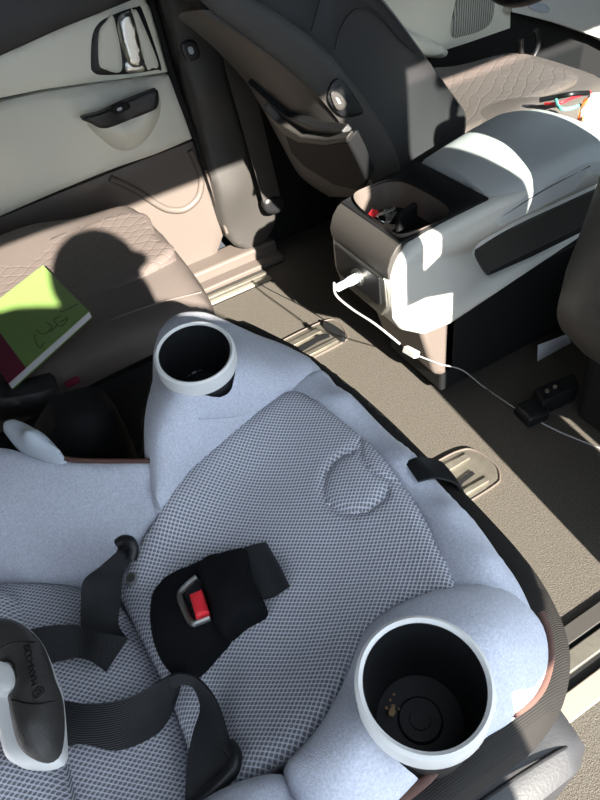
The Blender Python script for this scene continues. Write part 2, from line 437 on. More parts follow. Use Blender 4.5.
puff('window_switch', P3([(112, 107), (126, 102), (130, 108), (116, 114)], y=Y1-.094), [], M['blackm'], door, 'y', s=.004, r=.004, puff_=.003, skirt=.012)
o = puff('switch_mark', P3([(117, 109), (121, 107), (122, 109.5), (118, 111)], y=Y1-.097), [], M['lgrey'], door, 'y', s=.004, r=.002, puff_=.0005, skirt=.002)
puff('handle_bezel', P3([(91, 66), (92, 38), (99, 23), (115, 14), (137, 7), (143, 12), (161, 66), (156, 70), (128, 74), (101, 75), (93, 72)], y=Y1-.006), [], M['black'], door, 'y', s=.008, r=.006, puff_=.004, skirt=.01)
puff('handle_insert', P3([(99, 62), (99, 34), (106, 22), (114, 18), (122, 69), (104, 69)], y=Y1-.013), [], M['doorsilver'], door, 'y', s=.006, r=.005, puff_=.003, skirt=.01)
puff('handle_insert', P3([(134, 10), (139, 15), (158, 63), (152, 68), (146, 66), (132, 14)], y=Y1-.013), [], M['doorsilver'], door, 'y', s=.006, r=.005, puff_=.003, skirt=.01)
hd = puff('door_handle', P3([(119, 20), (127, 13), (133, 16), (143, 60), (138, 67), (129, 64), (121, 40)], y=Y1-.03), [], M['chrome'], door, 'y', s=.006, r=.008, puff_=.006, skirt=.012)
tag(hd, 'satin chrome pull handle')
puff('handle_bracket', P3([(126, 62), (141, 60), (146, 70), (128, 73)], y=Y1-.02), [], M['chrome'], door, 'y', s=.006, r=.004, puff_=.003, skirt=.012)
low = puff('lower_panel', P3([(-60, 248), (0, 218), (60, 193), (120, 169), (196, 140), (206, 170), (224, 232), (204, 290), (120, 330), (-60, 380)], y=Y1), P3([(150, 200, Y1+.0)], y=0), M['taupe'], door, 'y', s=.015, r=.006, puff_=.004, skirt=.01, sharp=True)
tube('pocket_ridge', P3([(110, 178), (135, 190), (160, 206), (172, 210), (185, 209), (197, 199), (201, 185), (199, 170), (190, 150)], y=Y1-.006), .010, M['taupe'], door)

# ------------------------------------------------------------------ B pillar, belt, sill
bp = S(puff('wall_pillar', P3([(150, -60), (160, 0), (180, 68), (195, 122), (224, 230), (246, 250), (262, 245), (276, 214), (262, 176), (240, 110), (222, 55), (206, 0), (190, -60)], y=1.66),
       P3([(205, 90, 1.645), (235, 190, 1.63), (185, 0, 1.65)], y=0), M['dplastic'], None, 'y', s=.012, r=.015, puff_=.012, skirt=.1))
tag(puff('release_button', P3([(182, 45), (194, 41), (200, 56), (188, 61)], y=1.635), [], M['black'], bp, 'y', s=.004, r=.003, puff_=.002, skirt=.01), 'square seat button')
puff('button_icon', P3([(188, 48), (192, 47), (194, 53), (190, 54)], y=1.632), [], M['lgrey'], bp, 'y', s=.003, r=.001, puff_=.0003, skirt=.001)
S(tube('trim_4', P3([(146, -20, 1.68), (160, 30, 1.68), (176, 85, 1.68), (196, 140, 1.68), (212, 190, 1.68), (226, 233, 1.68)], y=0), .009, M['blackm']))
S(tube('trim_5', P3([(206, 170, 1.665), (216, 200, 1.66), (227, 233, 1.655)], y=0), .005, M['taupe']))
belt = thing('seat_belt', at(262, 215, y=1.58), 'dark seat belt webbing running down the far door pillar to its floor anchor', 'seat belt')
ribbon('webbing', [(at(208, -30, y=1.57), at(228, -30, y=1.57)), (at(224, 60, y=1.575), at(247, 60, y=1.575)), (at(240, 120, y=1.58), at(262, 120, y=1.58)), (at(264, 205, y=1.585), at(281, 200, y=1.585))], .004, M['dplastic'], belt)
puff('anchor', P3([(264, 204), (270, 198), (280, 197), (284, 206), (278, 213), (268, 213)], y=1.58), [], M['black'], belt, 'y', s=.006, r=.01, puff_=.006, skirt=.02)
# dark lining behind the front seat
S(box('trim_6', (.56, 1.70, .0), (1.05, 1.78, .74), M['blackm'], bevel=.01))
S(box('trim_7', (-.7, 1.63, .0), (.66, 1.72, .055), M['taupe'], bevel=.01))
S(box('trim_8', (-.7, 1.585, .0), (.66, 1.63, .02), M['taupe'], bevel=.006))

def rail(name, y0, y1, x0, x1, label):
    t = thing(name, ((x0+x1)/2, (y0+y1)/2, 0), label, 'seat rail')
    w = y1-y0
    box('channel', (x0, y0, .0), (x1, y1, .004), M['blackm'], t)
    box('track', (x0, y0, .0), (x1, y0+w*.30, .012), M['cream'], t, bevel=.002)
    box('track', (x0, y0+w*.46, .0), (x1, y0+w*.70, .014), M['metal'], t, bevel=.002)
    box('track', (x0, y0+w*.76, .0), (x1, y1, .010), M['dplastic'], t, bevel=.002)
    return t
rail('seat_rail', .12, .235, -.5, 1.1, 'long metal seat rail in the carpet at the right edge, beside the near cup holder')
rail('seat_rail', 1.515, 1.575, -.5, .575, 'short visible metal seat rail in the carpet by the far door pillar')

# ------------------------------------------------------------------ floor anchor slots
def slot(pts, sl, key, label):
    c = at(*pts[0], z=0)
    t = thing('floor_anchor', c, label, 'floor anchor', )
    out = P3(pts, z=.003)
    puff('tray', P3(pts, z=.006), [], M['metal'], t, 'z', s=.01, r=.004, puff_=.002, skirt=.006)
    o2 = cat(P3(pts, z=.008), 6, True); o2.append(o2[0])
    vs, fs = tube_geo(o2, .0022, 8, caps=False); build('rim', vs, fs, M['taupe'], t)
    prism('slot', P3(sl, z=.0135), (0, 0, .001), M['blackm'], t)
    for a in key: prism('rib', P3(a, z=.008), (0, 0, .006), M['metal'], t, bevel=.001)
    return t
slot([(262, 356), (280, 342), (324, 321), (338, 322), (346, 333), (344, 341), (304, 362), (286, 372)],
     [(292, 350), (314, 338), (316, 335), (329, 334), (330, 337), (318, 342), (300, 353)],
     [[(285, 346), (318, 329), (322, 332), (290, 349)], [(300, 357), (336, 339), (338, 342), (304, 360)]], 'metal floor anchor recess in the carpet beside the far cup holder, under the white cable')
t = slot([(415, 475), (436, 462), (458, 451), (474, 450), (495, 464), (500, 477), (495, 485), (466, 503), (440, 515)],
     [(452, 482), (456, 479), (460, 480), (472, 471), (475, 474), (463, 483), (461, 487), (455, 488)],
     [[(440, 468), (466, 455), (470, 459), (446, 474)], [(458, 494), (486, 478), (489, 482), (462, 498)]], 'metal floor anchor recess in the carpet just beyond the black strap of the child seat')
build('thin_wire', *tube_geo(cat(P3([(252, 272), (262, 285), (300, 305), (325, 320), (333, 326)], z=.004), 8), .0013, 6), M['black'], None)
tag(bpy.data.objects['thin_wire'], 'thin black wire lying across the sunlit carpet towards the far floor anchor', 'wire')
o = puff('wire_clip', P3([(326, 321), (343, 331), (345, 336), (341, 338), (324, 326)], z=.022), [], M['black'], None, 'z', s=.005, r=.006, puff_=.005, skirt=.014)
tag(o, 'small black plastic clip at the end of the far floor anchor recess', 'clip')

# ================================================================== REAR VEHICLE SEATS
ls = thing('vehicle_seat', (-.05, 1.3, 0), 'taupe quilted leather rear seat by the far door with the green book on it', 'car seat', 'rear captain seats')
cush = puff('cushion', [(.235, 1.03, .36), (.262, 1.10, .37), (.268, 1.3, .385), (.26, 1.52, .385), (.235, 1.6, .37), (.1, 1.63, .37), (-.3, 1.64, .37), (-.45, 1.5, .36), (-.45, 1.1, .36), (-.3, 1.005, .37), (-.05, 1.0, .37), (.15, 1.005, .365)],
     [(.1, 1.3, .385), (-.2, 1.3, .385), (0, 1.06, .395), (0, 1.58, .40), (.2, 1.3, .39)], M['leather'], ls, 'z', s=.014, r=.06, puff_=.05, skirt=.13)
puff('seat_panel', [(.22, 1.19, .394), (.235, 1.3, .396), (.22, 1.46, .396), (-.1, 1.49, .39), (-.4, 1.46, .385), (-.4, 1.18, .385), (-.1, 1.15, .39)], [(0, 1.3, .388)], M['quilt'], ls, 'z', s=.012, r=.012, puff_=.008, skirt=.02)
tube('seam', [(.243, 1.07, .362), (.1, 1.065, .388), (-.1, 1.06, .392), (-.35, 1.07, .385)], .0022, M['leather'], ls)
side = puff('side_shield', [(.2, .99, .24), (.19, .985, .31), (0, .985, .315), (-.2, .985, .30), (-.45, .985, .30), (-.45, .99, .12), (-.1, .99, .12), (.1, .99, .16)], [(0, .975, .22)], M['blackm'], ls, 'y', s=.015, r=.03, puff_=.015, skirt=.03)
box('seat_base', (-.4, 1.06, .0), (.16, 1.50, .26), M['blackm'], ls, bevel=.03)
puff('backrest', [(-.33, 1.06, .34), (-.36, 1.04, .6), (-.5, 1.08, .95), (-.52, 1.3, 1.0), (-.5, 1.5, .95), (-.36, 1.58, .6), (-.33, 1.56, .34)], [], M['leather'], ls, 'x', s=.03, r=.05, puff_=.04, skirt=-.12)
# recliner lever at the far left
puff('recliner_cover', P3([(-20, 420), (-20, 398), (10, 398), (40, 392), (56, 388), (62, 396), (60, 408), (20, 418)], y=.93), [], M['black'], ls, 'y', s=.012, r=.012, puff_=.01, skirt=.05)
tag(puff('release_loop', P3([(66, 384), (78, 378), (80, 382), (68, 388)], y=.935), [], M['burg'], ls, 'y', s=.004, r=.003, puff_=.002, skirt=.008), 'small dark red release loop')

rs = thing('vehicle_seat', (-.05, .33, 0), 'dark leather rear seat under the child seat, its stitched corner showing', 'car seat', 'rear captain seats')
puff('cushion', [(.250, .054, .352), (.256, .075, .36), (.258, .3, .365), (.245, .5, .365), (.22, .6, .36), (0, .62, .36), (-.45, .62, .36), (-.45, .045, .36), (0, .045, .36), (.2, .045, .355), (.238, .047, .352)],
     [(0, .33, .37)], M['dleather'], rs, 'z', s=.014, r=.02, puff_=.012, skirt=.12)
e = P3([(450, 824, .380), (500, 788, .380), (540, 762, .376), (562, 749, .370), (573, 744, .360)], z=0)
tube('piping', e, .002, M['blackm'], rs)
st = cat(P3([(478, 812, .367), (520, 782, .367), (550, 762, .364), (566, 752, .358)], z=0), 10)
for i in range(0, len(st)-1, 2):
    a, b = st[i], st[i+1]; vs, fs = tube_geo([a, a.lerp(b, .7)], .0007, 6)
    build('stitch', vs, fs, M['lgrey'], rs)
box('seat_base', (-.4, .25, .0), (.14, .58, .25), M['blackm'], rs, bevel=.03)
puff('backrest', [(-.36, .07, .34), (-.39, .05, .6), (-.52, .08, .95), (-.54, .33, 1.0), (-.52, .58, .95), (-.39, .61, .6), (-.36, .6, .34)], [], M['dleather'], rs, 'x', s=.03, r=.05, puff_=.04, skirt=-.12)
# dark fold-down armrest in the gap
arm = puff('armrest', P3([(38, 470), (52, 430), (70, 415), (95, 408), (110, 410), (124, 425), (136, 452), (138, 480), (80, 500)], y=.66), P3([(95, 435, .645)], y=0), M['blackm'], rs, 'y', s=.012, r=.03, puff_=.012, skirt=.05)

# ------------------------------------------------------------------ book
bk = thing('book', at(30, 320, z=.40), 'yellow-green book with burgundy spine lying on the far rear seat', 'book')
B0, B1, B2 = at(43, 265, z=.425), at(89, 311, z=.425), at(8, 383, z=.425)
B3 = B0+(B2-B1)
off = V((0, 0, -.004))
# spine side is the B3-B2 edge
k = .80
prism('page_block', [B0-V((0,0,.003)), B1-V((0,0,.003)), B2-V((0,0,.003)), B3-V((0,0,.003))], (0, 0, -.012), M['paper'], bk, bevel=.001)
prism('cover', [B0, B1, B1.lerp(B2, k), B0.lerp(B3, k)], (0, 0, -.002), M['green'], bk, bevel=.0006)
tag(prism('spine_band', [B0.lerp(B3, k), B1.lerp(B2, k), B2, B3], (0, 0, -.002), M['burg'], bk, bevel=.0006), 'burgundy cloth spine band')
prism('back_cover', [p-V((0,0,.0155)) for p in (B0, B1, B2, B3)], (0, 0, -.002), M['green'], bk, bevel=.0006)
def scrib(pts):
    vs, fs = tube_geo(cat(P3([(x, y, .4255) for x, y in pts], z=0), 6), .0006, 5); build('pen_mark', vs, fs, M['ink'], bk)
scrib([(34, 334), (36, 342), (40, 348), (44, 343)]); scrib([(36, 330), (44, 334), (52, 327), (46, 322)])
scrib([(50, 332), (57, 325), (54, 320), (60, 316)]); scrib([(56, 324), (62, 326), (68, 318), (60, 322)]); scrib([(60, 312), (70, 308), (78, 304)])

# ================================================================== CHILD SEAT
cs = thing('child_car_seat', (.0, .33, .38), 'pale grey child car seat with mesh padding, harness and two cup holders', 'child seat')
shell = puff('shell', P3([(146, 400, .50), (160, 345, .52), (200, 326, .53), (240, 322, .53), (300, 350, .505), (348, 384, .50), (398, 428, .50), (462, 490, .50), (522, 555, .505), (556, 608, .51), (570, 655, .51), (563, 705, .51), (536, 748, .51), (490, 785, .515), (440, 830, .52), (360, 900, .52), (200, 940, .5), (20, 940, .5), (-110, 860, .5), (-150, 680, .52), (-110, 500, .53), (-60, 462, .545), (10, 458, .55), (80, 460, .55), (140, 455, .54)], z=0),
     P3([(300, 560, .45), (200, 620, .43), (100, 700, .44), (500, 735, .535), (450, 770, .54), (530, 690, .535), (545, 650, .53), (300, 650, .45), (50, 520, .45), (380, 520, .47)], z=0), M['shell'], cs, 'z', s=.009, r=.035, puff_=.024, skirt=.10, spread=-.12, lift=.024)
# fabric panels
DC = at(358, 488, z=.53); BC = at(268, 572, z=.506)
ARC = [V((p.x, p.y)) for p in cat(P3([(361, 448), (361, 462), (370, 477), (386, 487), (402, 491)], z=.535), 8)]
def pan_extra(p, d):
    q = V((p.x-DC.x, p.y-DC.y)); rr = q.length
    e = .0
    # pocket dome on the pad near the front strap
    e += .003*(1-(rr/.034)**2)**.5 if rr < .034 else 0
    e -= .006*math.exp(-((rr-.038)/.0035)**2)*(1 if q.x < .018 else .0)
    e -= .005*math.exp(-(min((V((p.x, p.y))-w_).length for w_ in ARC)/.003)**2)
    q = V((p.x-BC.x, p.y-BC.y)); e -= .012*math.exp(-(q.length/.022)**2)
    return e
pan = puff('seat_pad', P3([(118, 590, .49), (128, 568, .50), (142, 540, .52), (160, 512, .535), (190, 471, .54), (225, 440, .54), (260, 412, .54), (289, 394, .54), (314, 400, .54), (346, 424, .54), (381, 455, .54), (407, 490, .54), (432, 530, .54), (458, 592, .545), (420, 610, .54), (385, 628, .54), (362, 655, .54), (338, 700, .54), (306, 745, .54), (270, 770, .54), (235, 792, .53), (215, 812, .52), (198, 790, .49), (185, 740, .478), (166, 690, .475), (146, 650, .478), (130, 618, .485)], z=0),
     P3([(250, 480, .515), (300, 440, .53), (330, 560, .512), (380, 560, .525), (400, 520, .535), (300, 650, .51), (220, 560, .50), (190, 620, .488), (280, 580, .506), (240, 720, .505), (170, 560, .50), (350, 490, .53)], z=0),
     M['mesh'], cs, 'z', s=.0055, r=.022, puff_=.016, skirt=.03, extra=pan_extra)
front = puff('front_cover', P3([(282, 398, .535), (320, 371, .53), (338, 387, .525), (366, 410, .52), (398, 441, .52), (428, 471, .52), (464, 511, .52), (502, 560, .525), (526, 598, .53), (536, 632, .53), (520, 650, .53), (470, 640, .53), (440, 600, .53), (420, 530, .53), (395, 492, .53), (370, 460, .53), (335, 430, .53), (305, 408, .535)], z=0),
     P3([(345, 402, .54), (410, 462, .543), (450, 510, .545), (490, 560, .548)], z=0), M['fabric'], cs, 'z', s=.007, r=.016, puff_=.010, skirt=.018)
FC = at(195, 354, z=.64); NC = at(424, 683, z=.638)
def keep_out(c, r0):
    def f(p, d):
        rr = V((p.x-c.x, p.y-c.y)).length
        return -.10*max(0, 1-(rr/r0)**8) if rr < r0 else 0
    return f
farm = puff('arm_cover', P3([(152, 388, .56), (146, 410, .565), (144, 440, .56), (148, 475, .55), (158, 514, .54), (176, 492, .545), (200, 463, .545), (228, 440, .545), (262, 413, .545), (290, 397, .54), (322, 373, .525), (292, 351, .53), (255, 337, .55), (232, 326, .57), (205, 316, .575), (175, 320, .575), (155, 345, .575)], z=0),
     P3([(195, 400, .598), (240, 378, .588), (190, 435, .58), (165, 450, .575), (275, 370, .555), (215, 420, .575)], z=0), M['fabric'], cs, 'z', s=.007, r=.03, puff_=.018, skirt=.05, hole=(FC+V((0, .008, 0)), .0435))
narm = puff('arm_cover', P3([(398, 604, .575), (372, 622, .575), (358, 645, .575), (345, 680, .572), (322, 722, .57), (300, 748, .565), (284, 768, .56), (290, 800, .56), (320, 840, .56), (370, 825, .565), (405, 793, .57), (434, 762, .575), (465, 745, .58), (490, 722, .575), (512, 713, .56), (536, 692, .555), (548, 662, .55), (543, 626, .55), (520, 600, .55), (485, 586, .555), (450, 588, .56), (425, 594, .57)], z=0),
     P3([(355, 770, .60), (500, 650, .595), (370, 730, .605), (450, 620, .595)], z=0), M['fabric'], cs, 'z', s=.007, r=.028, puff_=.016, skirt=.06, hole=(NC, .0442))
nw = puff('wing_cover', P3([(170, 830, .55), (200, 802, .56), (228, 786, .565), (262, 775, .565), (285, 776, .56), (300, 800, .56), (330, 850, .57), (260, 900, .58), (160, 900, .58)], z=0), P3([(250, 830, .585)], z=0), M['fabric'], cs, 'z', s=.008, r=.02, puff_=.014, skirt=.05)
fwg = puff('wing_cover', P3([(-120, 480, .58), (-50, 456, .585), (0, 448, .585), (35, 457, .58), (75, 461, .575), (115, 462, .57), (150, 462, .565), (154, 485, .55), (158, 513, .535), (142, 540, .52), (128, 572, .50), (112, 598, .492), (80, 590, .497), (40, 585, .505), (0, 584, .51), (-60, 592, .52), (-120, 610, .53)], z=0),
     P3([(60, 510, .552), (110, 510, .545), (0, 510, .56)], z=0), M['fabric'], cs, 'z', s=.008, r=.016, puff_=.008, skirt=.05)
back = puff('back_pad', P3([(-120, 612, .545), (-60, 592, .53), (0, 584, .515), (40, 583, .508), (80, 588, .5), (112, 600, .492), (130, 620, .484), (147, 652, .478), (166, 692, .475), (185, 742, .478), (197, 790, .485), (205, 850, .5), (120, 900, .52), (-20, 900, .54), (-120, 850, .56)], z=0),
     P3([(60, 660, .512), (20, 720, .53), (100, 740, .502), (-40, 700, .545), (80, 800, .51)], z=0), M['mesh'], cs, 'z', s=.007, r=.018, puff_=.010, skirt=.03)
hp = puff('shoulder_pad', P3([(-70, 610, .555), (-20, 592, .54), (5, 592, .535), (18, 603, .53), (22, 622, .53), (18, 650, .535), (-20, 670, .55), (-80, 660, .56)], z=0), [], M['mesh'], cs, 'z', s=.007, r=.014, puff_=.010, skirt=.02)
puff('shoulder_pad', P3([(-80, 780, .56), (-20, 752, .55), (30, 745, .54), (58, 755, .53), (68, 780, .53), (66, 830, .535), (-20, 880, .55), (-80, 860, .56)], z=0), [], M['mesh'], cs, 'z', s=.007, r=.014, puff_=.010, skirt=.02)
# brown piping along cover hems
tube('piping', P3([(58, 457, .585), (76, 460, .583), (100, 461, .578), (125, 461, .574), (150, 461, .570)], z=0), .0028, M['piping'], cs)
tube('piping', P3([(232, 327, .572), (245, 331, .562), (262, 338, .552), (285, 348, .540), (310, 363, .532)], z=0), .0022, M['piping'], cs)
tube('piping', P3([(541, 612, .55), (549, 635, .545), (550, 660, .543), (543, 685, .543), (530, 702, .545), (513, 714, .548)], z=0), .0035, M['piping'], cs)
tube('piping', P3([(436, 768, .57), (425, 780, .568), (405, 796, .565), (380, 812, .562)], z=0), .004, M['piping'], cs)
for i, pts in enumerate(([(165, 415, .592), (200, 419, .592), (235, 417, .580), (250, 412, .57)],)):
    tube('seam', P3(pts, z=0), .0008, M['fabric'], cs)
# grey knob at far left, black front strap
tag(puff('headrest_knob', P3([(4, 432, .60), (8, 424, .60), (22, 422, .60), (40, 432, .60), (56, 446, .598), (61, 454, .595), (48, 456, .595), (22, 448, .597)], z=0), P3([(30, 438, .61)], z=0), M['lgrey'], cs, 'z', s=.004, r=.014, puff_=.012, skirt=.02), 'pale grey plastic side knob')
ribbon('front_strap', [(at(405, 463, z=.550), at(418, 482, z=.550)), (at(418, 458, z=.551), at(436, 478, z=.552)), (at(438, 461, z=.535), at(455, 483, z=.535)), (at(448, 470, z=.50), at(463, 492, z=.50))], .003, M['black'], cs, crown=.001)
# cup holders
def cup(c, ax_, r, lean, z0):
    h = lathe('cup_holder', [(r*.80, -.090), (r*.84, -.086), (r*.90, -.01), (r*.90, .0), (r*.865, .0), (r*.84, -.012), (r*.74, -.080), (r*.70, -.084), (.018, -.084), (.016, -.082), (.0085, -.082), (.008, -.080), (.0, -.080), (0, -.09)], c, ax_, M['black'], cs, seg=64)
    tag(lathe('rim', [(r*.90, -.022), (r*.99, -.020), (r*1.0, -.004), (r*.985, .001), (r*.93, .003), (r*.875, .001), (r*.862, -.006), (r*.88, -.012), (r*.90, -.012)], c, ax_, M['white'], h, seg=64, closed=True), 'white plastic rim')
    return h
fc = cup(FC+V((0,0,.002)), (0, -.22, 1), .0475, 0, 0)
nc = cup(NC, (.02, -.02, 1), .0485, 0, 0)
for i in range(16):
    a = random.uniform(2.2, 4.2); rr = random.uniform(.024, .034)
    c = NC+V((math.cos(a)*rr, math.sin(a)*rr*1, -.083))
c = at(392, 712, z=.562)
for dx, dy, r_ in ((0, 0, .0035), (.003, .003, .002), (-.002, .005, .0015), (.006, -.001, .0012), (.004, .008, .001), (.009, .010, .0012)):
    g = bmesh.new(); bmesh.ops.create_icosphere(g, subdivisions=1, radius=r_)
    vs = [c+V((dx, dy, 0))+V((v.co.x*random.uniform(.7, 1.3), v.co.y*random.uniform(.7, 1.3), v.co.z*.5)) for v in g.verts]
    fs = [tuple(v.index for v in f.verts) for f in g.faces]; g.free()
    o = build('crumb', vs, fs, M['dust'], None, smooth=False); tag(o, 'tiny dry crumb on the bottom of the near cup holder', 'crumb', 'crumbs in the near cup holder')

# crotch buckle
def Q5(l, z): return P3([(100+x/3, 520+y/3, (q[0] if q else z)) for x, y, *q in l], z=0)
bpad = puff('buckle_pad', Q5([(150, 270), (160, 215), (200, 170), (260, 140), (310, 118), (360, 110), (400, 160), (410, 250), (385, 335), (340, 390), (300, 435), (270, 456), (240, 463), (210, 452), (185, 425), (162, 370), (152, 320)], .530), Q5([(260, 280, .540)], 0), M['neoprene'], cs, 'z', s=.005, r=.012, puff_=.008, skirt=.02)
slv = puff('buckle_sleeve', Q5([(312, 112), (365, 98), (432, 84), (445, 110), (458, 175), (478, 215), (492, 262), (430, 300), (382, 338), (352, 325), (335, 285), (322, 235), (305, 190), (296, 150)], .546), Q5([(390, 200, .555)], 0), M['neoprene'], cs, 'z', s=.005, r=.012, puff_=.009, skirt=.02)
ribbon('crotch_strap', [(at(244, 548, z=.543), at(258, 600, z=.543)), (at(255, 545, z=.541), at(275, 596, z=.541)), (at(264, 543, z=.525), at(288, 588, z=.525)), (at(268, 545, z=.495), at(292, 588, z=.495))], .003, M['webbing'], cs)
bf = Q5([(290, 172), (262, 195), (240, 222), (250, 262), (275, 308), (300, 305), (330, 292)], .549)
vs, fs = tube_geo(cat(bf, 6), .0032, 8); tag(build('buckle_frame', vs, fs, M['chrome'], cs), 'chrome buckle edge')
bb = puff('buckle_body', Q5([(285, 178), (300, 180), (330, 290), (325, 306), (285, 308), (262, 265), (248, 222), (262, 200)], .545), [], M['black'], cs, 'z', s=.004, r=.006, puff_=.003, skirt=.012)
tag(puff('release_button', Q5([(268, 224), (304, 208), (326, 276), (288, 294)], .553), [], M['red'], cs, 'z', s=.003, r=.004, puff_=.003, skirt=.010, sharp=True), 'red release button')
# harness straps   (edge pairs, photographed outline at real heights)
def Q7(x, y, z): return at(x/2.222, 530+y/2.222, z=z)
ribbon('harness_strap', [(Q7(262, 28, .56), Q7(292, 28, .545)), (Q7(258, 50, .565), Q7(298, 52, .55)), (Q7(225, 80, .56), Q7(276, 92, .545)), (Q7(186, 112, .555), Q7(270, 125, .54)), (Q7(180, 165, .545), Q7(266, 170, .535)), (Q7(180, 215, .54), Q7(264, 212, .53)), (Q7(186, 262, .535), Q7(284, 242, .528))], .0028, M['webbing'], cs)
ribbon('harness_strap', [(Q7(285, 240, .532), Q7(236, 316, .528)), (Q7(230, 228, .540), Q7(205, 294, .535)), (Q7(180, 214, .545), Q7(175, 284, .54)), (Q7(135, 212, .555), Q7(140, 290, .548)), (Q7(95, 216, .565), Q7(105, 297, .558)), (Q7(30, 230, .575), Q7(45, 310, .57))], .0028, M['webbing'], cs)
ribbon('harness_strap', [(Q7(60, 380, .57), Q7(60, 490, .56)), (Q7(130, 378, .558), Q7(130, 484, .548)), (Q7(200, 386, .55), Q7(185, 476, .542)), (Q7(275, 376, .548), Q7(262, 490, .536)), (Q7(335, 348, .55), Q7(335, 462, .53)), (Q7(378, 322, .552), Q7(372, 425, .528)), (Q7(400, 318, .553), Q7(400, 350, .535))], .0028, M['webbing'], cs)
ribbon('harness_strap', [(Q7(378, 326, .555), Q7(385, 352, .545)), (Q7(400, 318, .556), Q7(410, 342, .548)), (Q7(440, 330, .553), Q7(432, 352, .545)), (Q7(480, 378, .546), Q7(446, 395, .54)), (Q7(505, 450, .54), Q7(430, 450, .535)), (Q7(515, 520, .535), Q7(416, 520, .53)), (Q7(490, 575, .53), Q7(412, 600, .525)), (Q7(450, 650, .53), Q7(400, 680, .525))], .0028, M['webbing'], cs)
tube('strap_guide', [Q7(508, 478, .548), Q7(522, 500, .55), Q7(518, 530, .55), Q7(500, 552, .548), Q7(470, 580, .545), Q7(430, 612, .54)], .006, M['black'], cs)
tube('strap_guide', [Q7(262, 30, .562), Q7(275, 22, .565), Q7(290, 26, .565), Q7(297, 45, .56), Q7(292, 66, .556)], .0055, M['black'], cs)
lathe('rivet', [(0, .004), (.005, .004), (.007, .001), (.007, -.003)], at(131, 579, z=.513), (.1, -.2, 1), M['chrome'], cs, seg=20)
# chest clip
def Q8(x, y, z): return at(x/4, 600+y/4, z=z)
cb = puff('chest_clip', [Q8(x, y, .585) for x, y in ((-60, 95), (-20, 80), (20, 72), (60, 80), (105, 105), (140, 145), (165, 195), (185, 245), (205, 300), (222, 350), (230, 400), (236, 470), (243, 600), (230, 640), (180, 662), (120, 665), (60, 655), (20, 620), (-10, 520), (-40, 400), (-60, 250))], [Q8(90, 350, .592)], M['white'], cs, 'z', s=.005, r=.010, puff_=.008, skirt=.014)
clip = puff('clip_cover', [Q8(x, y, .600) for x, y in ((0, 72), (45, 78), (95, 100), (130, 135), (155, 180), (175, 235), (195, 300), (215, 350), (226, 400), (230, 470), (226, 540), (212, 600), (180, 630), (140, 634), (100, 615), (70, 570), (50, 500), (36, 420), (30, 380), (60, 360), (62, 300), (50, 260), (20, 240), (-20, 240), (-40, 150), (-20, 85))], [Q8(130, 330, .609), Q8(140, 500, .609)], M['dplastic'], cb, 'z', s=.004, r=.011, puff_=.008, skirt=.014)
tag(clip, 'charcoal clip cover with raised maker lettering')
puff('slide_button', [Q8(x, y, .607) for x, y in ((-30, 250), (10, 248), (40, 262), (58, 300), (60, 345), (45, 358), (15, 360), (0, 375), (-30, 360))], [], M['white'], cb, 'z', s=.004, r=.004, puff_=.002, skirt=.010)
for l in (((-10, 205), (20, 185), (55, 172), (90, 165), (140, 168)), ((45, 400), (75, 408), (120, 415), (170, 414), (222, 404))):
    vs, fs = tube_geo(cat([Q8(x, y, .6155) for x, y in l], 6), .0009, 6); build('joint_line', vs, fs, M['mark'], cb)
text_mesh('lettering', 'MAXI-COSI', Q8(124, 256, .6215), Q8(108, 200, .61)-Q8(136, 330, .61), Q8(100, 275, .61)-Q8(140, 262, .61), .0076, M['mark'], cb)
ec = Q8(154, 368, .6205)
o = [ec+V((math.cos(a)*.0042, math.sin(a)*.0042, 0)) for a in [i*math.pi/12 for i in range(25)]]
vs, fs = tube_geo(o, .0007, 6); build('emblem', vs, fs, M['mark'], cb)
vs, fs = tube_geo(cat([ec+V((-.002, .0016, 0)), ec+V((.0004, .002, 0)), ec+V((.002, 0, 0)), ec+V((.0, -.002, 0)), ec+V((-.0016, -.0006, 0))], 5), .0008, 6); build('emblem', vs, fs, M['mark'], cb)

# ================================================================== CENTRE CONSOLE
cn = thing('centre_console', (.85, .89, 0), 'light grey centre console with armrest lid, cup holders and rear socket panel', 'console')
y0, y1 = .77, 1.01
def XZ(l, y): return [(x, y, z) for x, z in l]
body = prism('body', XZ([(.548, .285), (.532, .32), (.532, .42), (.545, .455), (.575, .474), (.66, .482), (.765, .487), (1.05, .487), (1.06, .44), (1.28, .44), (1.28, .345), (1.04, .302), (.67, .238), (.60, .245)], y0), (0, y1-y0, 0), M['consgrey'], cn, bevel=.018)
ct = []
WELL = cat([(.566, .80, 0), (.562, .84, 0), (.565, .93, 0), (.585, .985, 0), (.63, .992, 0), (.67, .985, 0), (.692, .95, 0), (.692, .84, 0), (.672, .798, 0), (.62, .790, 0)], 5, True)
g = prism('cutter', [(p.x, p.y, .40) for p in WELL], (0, 0, .12), M['blackm'], None); ct.append(g)
g = prism('cutter', P3([(475, 255), (482, 245), (520, 223), (598, 187), (660, 158), (660, 200), (598, 233), (540, 262), (497, 281), (488, 278)], y=y0-.01), (0, .03, 0), M['blackm'], None, bevel=.006); ct.append(g)
cut(body, ct)
# dark liner, built as cups standing in the bores
lo = box('lower_box', (.66, .785, .03), (1.28, .995, .32), M['blackm'], cn, bevel=.01)
lo.data = lo.data
prism('rear_foot', XZ([(.60, .25), (.70, .25), (.70, .09), (.665, .08), (.64, .10)], .785), (0, .21, 0), M['taupe'], cn, bevel=.012)
tag(puff('side_pocket', P3([(475, 255), (482, 246), (520, 224), (598, 188), (660, 159), (660, 199), (598, 232), (540, 261), (497, 280), (488, 277)], y=y0+.018), [], M['dplastic'], cn, 'y', s=.012, r=.01, puff_=-.004, skirt=.01), 'dark recessed side pocket')
